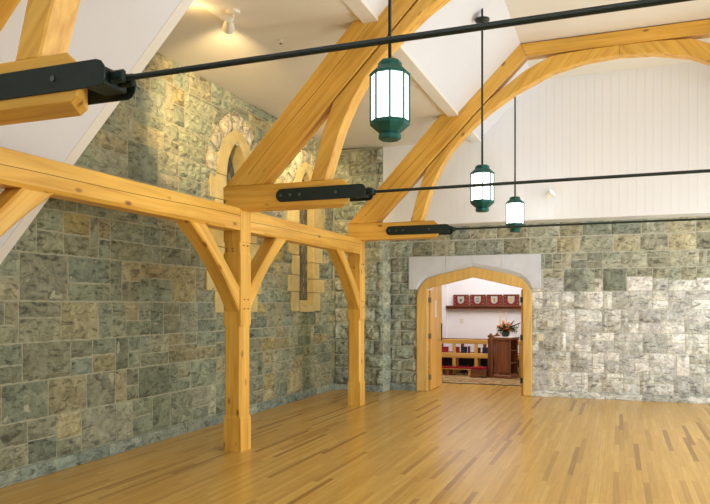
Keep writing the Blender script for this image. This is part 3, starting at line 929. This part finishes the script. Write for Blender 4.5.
dr = bpy.data.objects.new('door_1', None); COL.objects.link(dr); dr.location = (XD, YB, 0); structure(dr)
inv_d = Vector(dr.location)
INN = [(-3.655, 0), (-3.655, 2.09), (-2.73, 2.31), (-1.745, 2.08), (-1.745, 0)]
bm = NB(); prism(bm, [(-3.88, 0)] + ARCH + [(-1.58, 0)] + INN[::-1], YB-.045, YB+.07, 'Y', .01)
for v in bm.verts: v.co -= inv_d
obj('door_frame', bm, PALEFIR, dr, grain=(.1, 0, 1))
def leaf(hx, sgn, ang):
    """leaf hinged at hx, swung into the far room; s runs along the leaf from the hinge"""
    Wl = .945
    M = Matrix.Translation((hx, YB+.085, 0)) @ Matrix.Rotation(ang, 4, 'Z')
    def put(bm):
        for v in bm.verts: v.co = M @ v.co - inv_d
        return bm
    bm = NB(); prism(bm, [(0, .012), (Wl, .012), (Wl, 2.285), (0, 2.06)], -.022, .022, 'Y', .003)
    o = obj('door_leaf', put(bm), DOORW, dr, grain=(0, 0, 1))
    for z in (.28, 1.12, 1.86):
        bm = NB(); box(bm, -.014, .03, -.027, .027, z-.05, z+.05, .003); tube(bm, [(-.012, -.027*sgn, z-.055), (-.012, -.027*sgn, z+.055)], .012, 8)
        obj('hinge', put(bm), BRASS if sgn > 0 else GREENHINGE, o)
    bm = NB(); box(bm, .36, .50, -.0245, .0245, 1.50, 1.86, .004); obj('glazed_slot', put(bm), OPAL, o)
    bm = NB(); box(bm, Wl-.06, Wl-.02, -.04, .04, .98, 1.36, .006); obj('push_plate', put(bm), STEEL, o)
leaf(-3.635, 1, math.radians(90))
leaf(-1.772, -1, math.radians(88))

# switches by the door
def plate(x, z, y, w, h, name, label, cat, mat, toggle=True, group=None, depth=0.0):
    root = thing(name, label, cat, (x, y, z), group)
    bm = NB(); box(bm, -w/2, w/2, -.012, depth, -h/2, h/2, .003); obj('cover_plate', bm, mat, root)
    if toggle:
        bm = NB(); box(bm, -.012, .012, -.022, -.010, -.025, .025, .003); obj('toggle', bm, WHITEMETAL, root)
plate(-1.425, 1.135, YB-.045, .12, .13, 'light_switch', 'ivory light switch plate on the pale stones right of the doorway', 'light switch', PLASTIC, depth=.04)
plate(-1.235, 1.395, YB-.045, .10, .11, 'thermostat', 'small white control box on the stones, above and right of the ivory switch', 'thermostat', WHITEMETAL, False, depth=.04)

# ------------------------------------------------------------------ the room beyond the door
bm = NB(); box(bm, XCH0-.2, XCH1+.2, YCH, YCH+.2, 0, 3.4); structure(obj('wall_chapel_back', bm, ROOMWHITE))
bm = NB(); box(bm, XCH0-.2, XCH0, YB+.42, YCH, 0, 3.4); structure(obj('wall_chapel_left', bm, ROOMWHITE))
bm = NB(); box(bm, XCH1, XCH1+.2, YB+.42, YCH, 0, 3.4); structure(obj('wall_chapel_right', bm, ROOMWHITE))
bm = NB(); box(bm, XCH0-.2, XCH1+.2, YB+.30, YCH+.2, 3.36, 3.5); structure(obj('ceiling_chapel', bm, ROOMWHITE))
bm = NB(); box(bm, -5.6, -4.335, YCH-.10, YCH, 0, 3.36); structure(obj('trim_3', bm, ROOMWHITE))
bm = NB(); box(bm, XCH0, XCH1, 15.27, YCH+.05, -.1, .006); structure(obj('floor_chapel', bm, CARPET))
bm = NB(); box(bm, -5.0, -.8, 15.22, 15.30, -.02, .010); structure(obj('trim_4', bm, METALSTRIP))

# shelf and plaques
root = thing('wall_shelf', 'long dark wooden shelf on the white wall, carrying four shields', 'shelf', (-3.3, YCH, 1.67))
bm = NB(); box(bm, -1.03, 1.3, -.17, 0, .045, .075, .004); obj('board', bm, SHELFW, root, grain=(1, 0, 0))
bm = NB(); box(bm, -1.02, 1.28, -.13, 0, -.02, .045, .01); obj('moulding', bm, SHELFW, root, grain=(1, 0, 0))
def shield(bm, cx, cz, w, h, y0, y1):
    pts = [(-w/2, h/2), (-w*.12, h/2), (0, h*.42), (w*.12, h/2), (w/2, h/2), (w/2, -h*.1), (w*.42, -h*.28), (w*.2, -h*.44), (0, -h/2), (-w*.2, -h*.44), (-w*.42, -h*.28), (-w/2, -h*.1)]
    prism(bm, [(cx+x, cz+z) for x, z in pts][::-1], y0, y1, 'Y', .003)
PLX = [-3.935, -3.488, -3.052, -2.617]
names = ['first red and silver shield plaque from the left, on the dark shelf', 'second red and silver shield plaque from the left, on the dark shelf',
         'third red and silver shield plaque from the left, on the dark shelf', 'rightmost red and silver shield plaque on the dark shelf']
for i, x in enumerate(PLX):
    w, h = .405, .29
    root = thing('shield_plaque', names[i], 'plaque', (x, YCH-.085, 1.7455), 'shield plaques on the shelf')
    bm = NB()
    for a, b, c, d in ((-w/2, w/2, 0, .028), (-w/2, w/2, h-.03, h), (-w/2, -w/2+.028, .028, h-.03), (w/2-.028, w/2, .028, h-.03)): box(bm, a, b, -.03, .06, c, d, .003)
    obj('frame', bm, SHELFW, root, grain=(1, 0, 0))
    bm = NB(); box(bm, -w/2+.02, w/2-.02, -.012, .055, .02, h-.02); obj('field', bm, CRIMSON, root)
    bm = NB(); shield(bm, 0, h/2, .17, .2, -.026, -.010); s = obj('shield', bm, SILVER, root)
    bm = NB()
    if i == 0: lathe(bm, [(.004, -.04), (.03, -.02), (.03, .02), (.004, .04)], 8, c=(0, -.026, h/2))
    elif i == 1: box(bm, -.045, .045, -.032, -.02, h/2-.05, h/2-.035); box(bm, -.045, .045, -.032, -.02, h/2-.01, h/2+.005); box(bm, -.045, .045, -.032, -.02, h/2+.03, h/2+.045)
    elif i == 2: box(bm, -.01, .01, -.032, -.02, h/2-.06, h/2+.06); box(bm, -.035, .035, -.032, -.02, h/2+.005, h/2+.025)
    else: prism(bm, [(-.045, h/2+.05), (0, h/2-.05), (.045, h/2+.05), (.025, h/2+.05), (0, h/2-.01), (-.025, h/2+.05)], -.032, -.02, 'Y')
    obj('emblem', bm, GREY if i < 2 else GOLD, s)
    for sx in (-1, 1):
        for zz in (.05, h/2, h-.05):
            bm = NB(); lathe(bm, [(.004, -.012), (.012, -.004), (.012, .004), (.004, .012)], 8, c=(sx*(w/2-.05), -.016, zz)); obj('stud', bm, GOLD, root)
plate(-3.93, 1.335, YCH, .09, .12, 'light_switch', 'ivory light switch on the white wall below the dark shelf', 'light switch', PLASTIC)

# pews, seen from behind
def make_pew(x0, x1, y, posts, label, mat, ledge):
    root = thing('pew', label, 'pew', ((x0+x1)/2, y, 0), 'wooden pews beyond the door')
    inv = Vector(root.location)
    def part(n, bm, m, g):
        for v in bm.verts: v.co -= inv
        return obj(n, bm, m, root, grain=g)
    bm = NB(); box(bm, x0, x1, y, y+.045, .785, .895, .008); part('top_rail', bm, mat, (1, 0, 0))
    bm = NB(); box(bm, x0, x1, y, y+.04, .43, .548, .008); part('lower_rail', bm, mat, (1, 0, 0))
    for px in posts:
        bm = NB(); box(bm, px-.042, px+.042, y+.005, y+.05, .0065, .79, .008); part('post', bm, mat, (0, 0, 1))
        bm = NB(); box(bm, px-.03, px+.03, y+.40, y+.45, .0065, .42, .006); part('leg', bm, mat, (0, 0, 1))
    bm = NB(); box(bm, x0, x1, y+.05, y+.47, .42, .46, .01); part('seat', bm, mat, (1, 0, 0))
    if ledge:
        bm = NB(); box(bm, x0, x1, y+.04, y+.17, .531, .548, .003); part('book_ledge', bm, mat, (1, 0, 0))
    return root
make_pew(-5.0, -2.0, 17.15, (-4.5, -3.905, -3.345, -2.8, -2.25), 'honey wood pew nearer the door, seen from behind, with hymn books on its ledge', PEWW, True)
make_pew(-5.0, -2.0, 17.66, (-4.35, -3.80, -3.22, -2.65, -2.1), 'wooden pew against the far white wall behind the first pew', SHELFW, False)
bm = NB(); box(bm, -5.0, -2.0, 17.64, 17.656, .2, .5); tag(obj('dark_gap_panel', bm, DARKGAP), 'dark panel added low between the two pews to fill the dark gap', 'panel')  # added sheet that stands in for the dark gap behind the first pew
def book(x, w, h, mat, label):
    root = thing('hymn_book', label, 'book', (x, 17.245, .5485), 'hymn books on the pew ledge')
    bm = NB(); box(bm, -w/2, w/2, -.025, -.021, 0, h); box(bm, -w/2, w/2, .021, .025, 0, h); box(bm, -w/2-.003, -w/2, -.025, .025, 0, h); obj('cover', bm, mat, root)
    bm = NB(); box(bm, -w/2, w/2-.006, -.021, .021, .004, h-.006); obj('pages', bm, PAPER, root)
book(-4.138, .15, .15, REDBOOK, 'leftmost red hymn book on the pew ledge, beside the open door leaf')
book(-3.845, .13, .15, REDBOOK, 'red hymn book on the pew ledge, left of the first navy one')
book(-3.662, .155, .16, NAVYBOOK, 'navy hymn book on the pew ledge, between two pew posts')
book(-3.535, .05, .17, BROWNBOOK, 'thin maroon hymn book beside the middle pew post')
book(-3.315, .135, .14, BROWNBOOK, 'wide maroon hymn book right of the middle pew post')
book(-3.132, .125, .15, NAVYBOOK, 'rightmost navy hymn book, close to the carved desk')
book(-2.15, .15, .18, REDBOOK, 'red hymn book right of the carved desk')

root = thing('kneeler', 'long low kneeler with a red pad in front of the pew', 'kneeler', (-4.15, 17.02, 0))
bm = NB(); box(bm, -.85, .80, -.1, .12, .155, .175, .004); obj('board', bm, PEWW, root, grain=(1, 0, 0))
bm = NB(); box(bm, -.84, .79, -.1, .12, .175, .212, .012); obj('pad', bm, REDPAD, root)
for x in (-.75, -.05, .12, .70):
    bm = NB(); box(bm, x-.05, x+.05, -.08, .1, .0065, .155, .004); obj('leg', bm, PEWW if x != .12 else WALNUT, root, grain=(0, 0, 1))

# carved prayer desk, standing a little askew
root = thing('prayer_desk', 'brown carved wooden prayer desk with a flower arrangement on top', 'desk', (-2.818, 16.70, 0))
root.rotation_euler.z = math.radians(-18)
bm = NB(); box(bm, 0, .43, 0, .025, .07, .93, .004); obj('front_board', bm, WALNUT, root, grain=(0, 0, 1))
bm = NB(); box(bm, .05, .38, -.012, .004, .14, .87, .006); obj('front_panel', bm, WALNUT, root, grain=(0, 0, 1))
bm = NB(); box(bm, 0, .025, .026, .40, .07, .93, .003); obj('side_board', bm, WALNUT, root, grain=(0, 0, 1))
bm = NB(); box(bm, .026, .43, .376, .40, .07, .93, .003); obj('back_board', bm, WALNUT, root, grain=(0, 0, 1))
for z in (.085, .36, .66):
    bm = NB(); box(bm, .026, .415, .026, .375, z, z+.02, .002); obj('shelf', bm, WALNUT, root, grain=(1, 0, 0))
bm = NB(); box(bm, -.015, .445, -.022, .42, .0065, .085, .012); obj('plinth', bm, WALNUT, root, grain=(1, 0, 0))
bm = NB(); prism(bm, [(-.01, .925), (.44, .925), (.465, .965), (.465, .985), (-.03, .985), (-.03, .965)], -.03, .43, 'Y', .004); obj('top', bm, WALNUT, root, grain=(1, 0, 0))
bm = NB(); box(bm, .01, .44, -.02, .42, .9855, .997, .003); obj('runner', bm, CLOTH, root)
for (x0, x1, ya) in ((-.175, -.032, .0), (-.175, -.032, .33)):
    bm = NB(); box(bm, x0, x1, ya, ya+.06, .0065, .95, .006)
    cx = (x0+x1)/2; z0 = .945
    prism(bm, [(cx-.055, z0), (cx-.04, z0+.02), (cx-.075, z0+.03), (cx-.085, z0+.06), (cx-.06, z0+.085), (cx-.03, z0+.08), (cx-.03, z0+.11), (cx, z0+.13), (cx+.03, z0+.11), (cx+.03, z0+.08), (cx+.06, z0+.085), (cx+.085, z0+.06), (cx+.075, z0+.03), (cx+.04, z0+.02), (cx+.055, z0)], ya+.005, ya+.055, 'Y', .006)
    obj('poppyhead_end', bm, WALNUT, root, grain=(0, 0, 1))
root = thing('kneeling_stool', 'low brown kneeling stool with a red pad left of the carved desk', 'stool', (-3.17, 16.60, 0))
bm = NB(); prism(bm, [(-.2, .0065), (.02, .0065), (.05, .03), (.10, .05), (.14, .03), (.155, .0065), (.175, .0065), (.175, .2), (-.2, .2)], 0, .3, 'Y', .006); obj('box', bm, WALNUT, root, grain=(1, 0, 0))
bm = NB(); box(bm, -.195, .17, .0, .3, .2, .25, .018); obj('pad', bm, REDPAD, root)

# flowers on the desk
root = thing('flower_arrangement', 'orange and yellow flowers with leaf sprays in a dark pot on the carved desk', 'flowers', (-2.566, 16.82, .997))
bm = NB(); lathe(bm, [(.06, 0), (.085, .02), (.105, .06), (.10, .10), (.085, .11)], 18); obj('pot', bm, VASE, root, smooth=False)
rg = random.Random(3)
fl = [(.14,.26,ORANGE,.05),(-.17,.24,ORANGE,.05),(.12,.14,ORANGE,.05),(-.05,.36,YELLOW,.045),(-.09, .22, ORANGE, .045), (-.02, .30, ORANGE, .042), (.05, .19, ORANGE, .04), (-.14, .16, YELLOW, .04), (.08, .30, ORANGE, .045), (0, .16, REDF, .048), (-.06, .15, ORANGE, .04), (.10, .20, YELLOW, .03), (-.12, .27, YELLOW, .03), (.03, .25, YELLOW, .035)]
for (dx, dz, mt, r) in fl:
    dy = rg.uniform(-.08, .02)
    bm = NB(); tube(bm, [(dx*.2, dy*.2, .1), (dx*.7, dy*.8, dz*.6), (dx, dy, dz)], .004, 6); obj('stalk', bm, LEAF, root)
    bm = NB()
    c = Vector((dx, dy, dz)); r *= 1.45
    for ring, (rr, tilt) in enumerate(((r, .35), (r*.7, .9))):
        for k in range(8):
            a = 2*PI*k/8 + ring*.4
            d = Vector((math.cos(a), math.sin(a), 0)); t = Vector((-d.y, d.x, 0)); up = Vector((0, 0, 1))
            p1 = c + d*rr*.55*math.cos(tilt) + up*rr*.5*math.sin(tilt); p2 = c + d*rr*math.cos(tilt) + up*rr*math.sin(tilt)
            w_ = rr*.34
            vs = [bm.verts.new(q) for q in (c-up*.008, p1-t*w_, p2, p1+t*w_, p1+up*.012+d*.004)]
            bm.faces.new([vs[0], vs[1], vs[4]]); bm.faces.new([vs[1], vs[2], vs[4]]); bm.faces.new([vs[2], vs[3], vs[4]]); bm.faces.new([vs[3], vs[0], vs[4]])
            bm.faces.new([vs[0], vs[3], vs[2], vs[1]])
    obj('flower_head', bm, mt, root)
for (ex, ez, ey) in ((.30, .30, .0), (.26, .20, -.05), (.24, .10, -.04), (-.2, .12, -.05), (.15, .34, .03), (-.10, .30, .05), (-.17, .22, 0), (.06, .12, -.12), (-.06, .1, -.12), (.2, .26, .02), (.12, .24, -.1), (-.14, .14, .06), (-.05, .24, -.1), (.18, .14, .05), (.02, .3, .08), (-.22, .2, .03), (.08, .17, .1)):
    bm = NB(); a = Vector((0, 0, .1)); b = Vector((ex, ey, ez)); m_ = (a+b)/2 + Vector((0, 0, .05))
    tube(bm, [a, m_, b], [.004, .003, .002], 5)
    for i in range(1, 7):
        t = i/6; p = a*(1-t)**2 + m_*2*t*(1-t) + b*t*t
        for s in (-1, 1):
            d = Vector((.03+.01*s, s*.035, .03*s)); w_ = Vector((0, 0, .02))
            q = [p, p+d*.6+w_, p+d*1.6, p+d*.6-w_]
            vs = [bm.verts.new(v) for v in q] + [bm.verts.new(p+d*.6+Vector((0, .006, 0)))]
            for x_, y_ in ((0, 1), (1, 2), (2, 3), (3, 0)): bm.faces.new([vs[x_], vs[y_], vs[4]])
            bm.faces.new([vs[3], vs[2], vs[1], vs[0]])
    obj('leaf_spray', bm, LEAF, root)
for i, (x, lab) in enumerate(((-2.715, 'thin yellow taper candle behind the flowers, the left one of two'), (-2.570, 'thin yellow taper candle behind the flowers, the right one of two'))):
    root = thing('taper_candle', lab, 'candle', (x, 16.96, .997), 'taper candles on the desk')
    bm = NB(); lathe(bm, [(.03, 0), (.03, .008), (.01, .02), (.009, .07), (.016, .08), (.016, .1)], 12); obj('candle_holder', bm, GOLD, root)
    bm = NB(); lathe(bm, [(.011, .1), (.009, .60), (.003, .612)], 10); obj('candle', bm, WAX, root)

# ------------------------------------------------------------------ light
def area(name, loc, rot, sx, sy, e, col):
    L = bpy.data.lights.new(name, 'AREA'); L.shape = 'RECTANGLE'; L.size = sx; L.size_y = sy; L.energy = e; L.color = col
    o = bpy.data.objects.new(name, L); COL.objects.link(o); o.location = loc; o.rotation_euler = rot
    return o
area('right_fill', (XR-.06, 7.6, 1.8), (0, math.radians(90), 0), 2.8, 10.5, 455, (.90, .97, 1))  # unseen area light added to brighten the nave; no windows in this wall
area('rear_fill', (-.2, YF+.4, 3.9), (math.radians(118), 0, 0), 4.5, 2.4, 130, (.90, .97, 1))  # unseen fill added behind the camera, tilted up towards trusses and gable
area('chapel_fill', (-2.9, 16.4, 3.3), (0, 0, 0), 3, 2.2, 84, (.98, .97, 1))  # area light added under the ceiling to whiten the far room
L = bpy.data.lights.new('spot stray light', 'POINT'); L.energy = 4.0; L.color = (1, .62, .25); L.shadow_soft_size = .03
o = bpy.data.objects.new('spot_stray_light', L); COL.objects.link(o); o.location = (-4.2, 6.2, ZTOP-.15)
wd = bpy.data.worlds.new('World'); SC.world = wd; wd.use_nodes = True
wd.node_tree.nodes['Background'].inputs[0].default_value = (.9, .95, 1, 1); wd.node_tree.nodes['Background'].inputs[1].default_value = .3

# ------------------------------------------------------------------ camera
cd = bpy.data.cameras.new('Camera'); cam = bpy.data.objects.new('Camera', cd); COL.objects.link(cam)
cam.location = (0, 0, 1.75); cam.rotation_euler = (PI/2, 0, .3642)
cd.sensor_fit = 'HORIZONTAL'; cd.sensor_width = 36; cd.lens = 689.05/710*36
cd.shift_x = -(356.57-355)/710; cd.shift_y = (305.41-252)/710
cd.clip_start = .05; cd.clip_end = 100
SC.camera = cam
SC.view_settings.view_transform = 'Standard'; SC.view_settings.look = 'None'; SC.view_settings.gamma = 1; SC.view_settings.exposure = 0.3
SC.view_settings.use_curve_mapping = False
SC.cycles.use_denoising = True
SC.cycles.max_bounces = 8; SC.cycles.diffuse_bounces = 5; SC.cycles.glossy_bounces = 3
SC.cycles.sample_clamp_indirect = 6.0
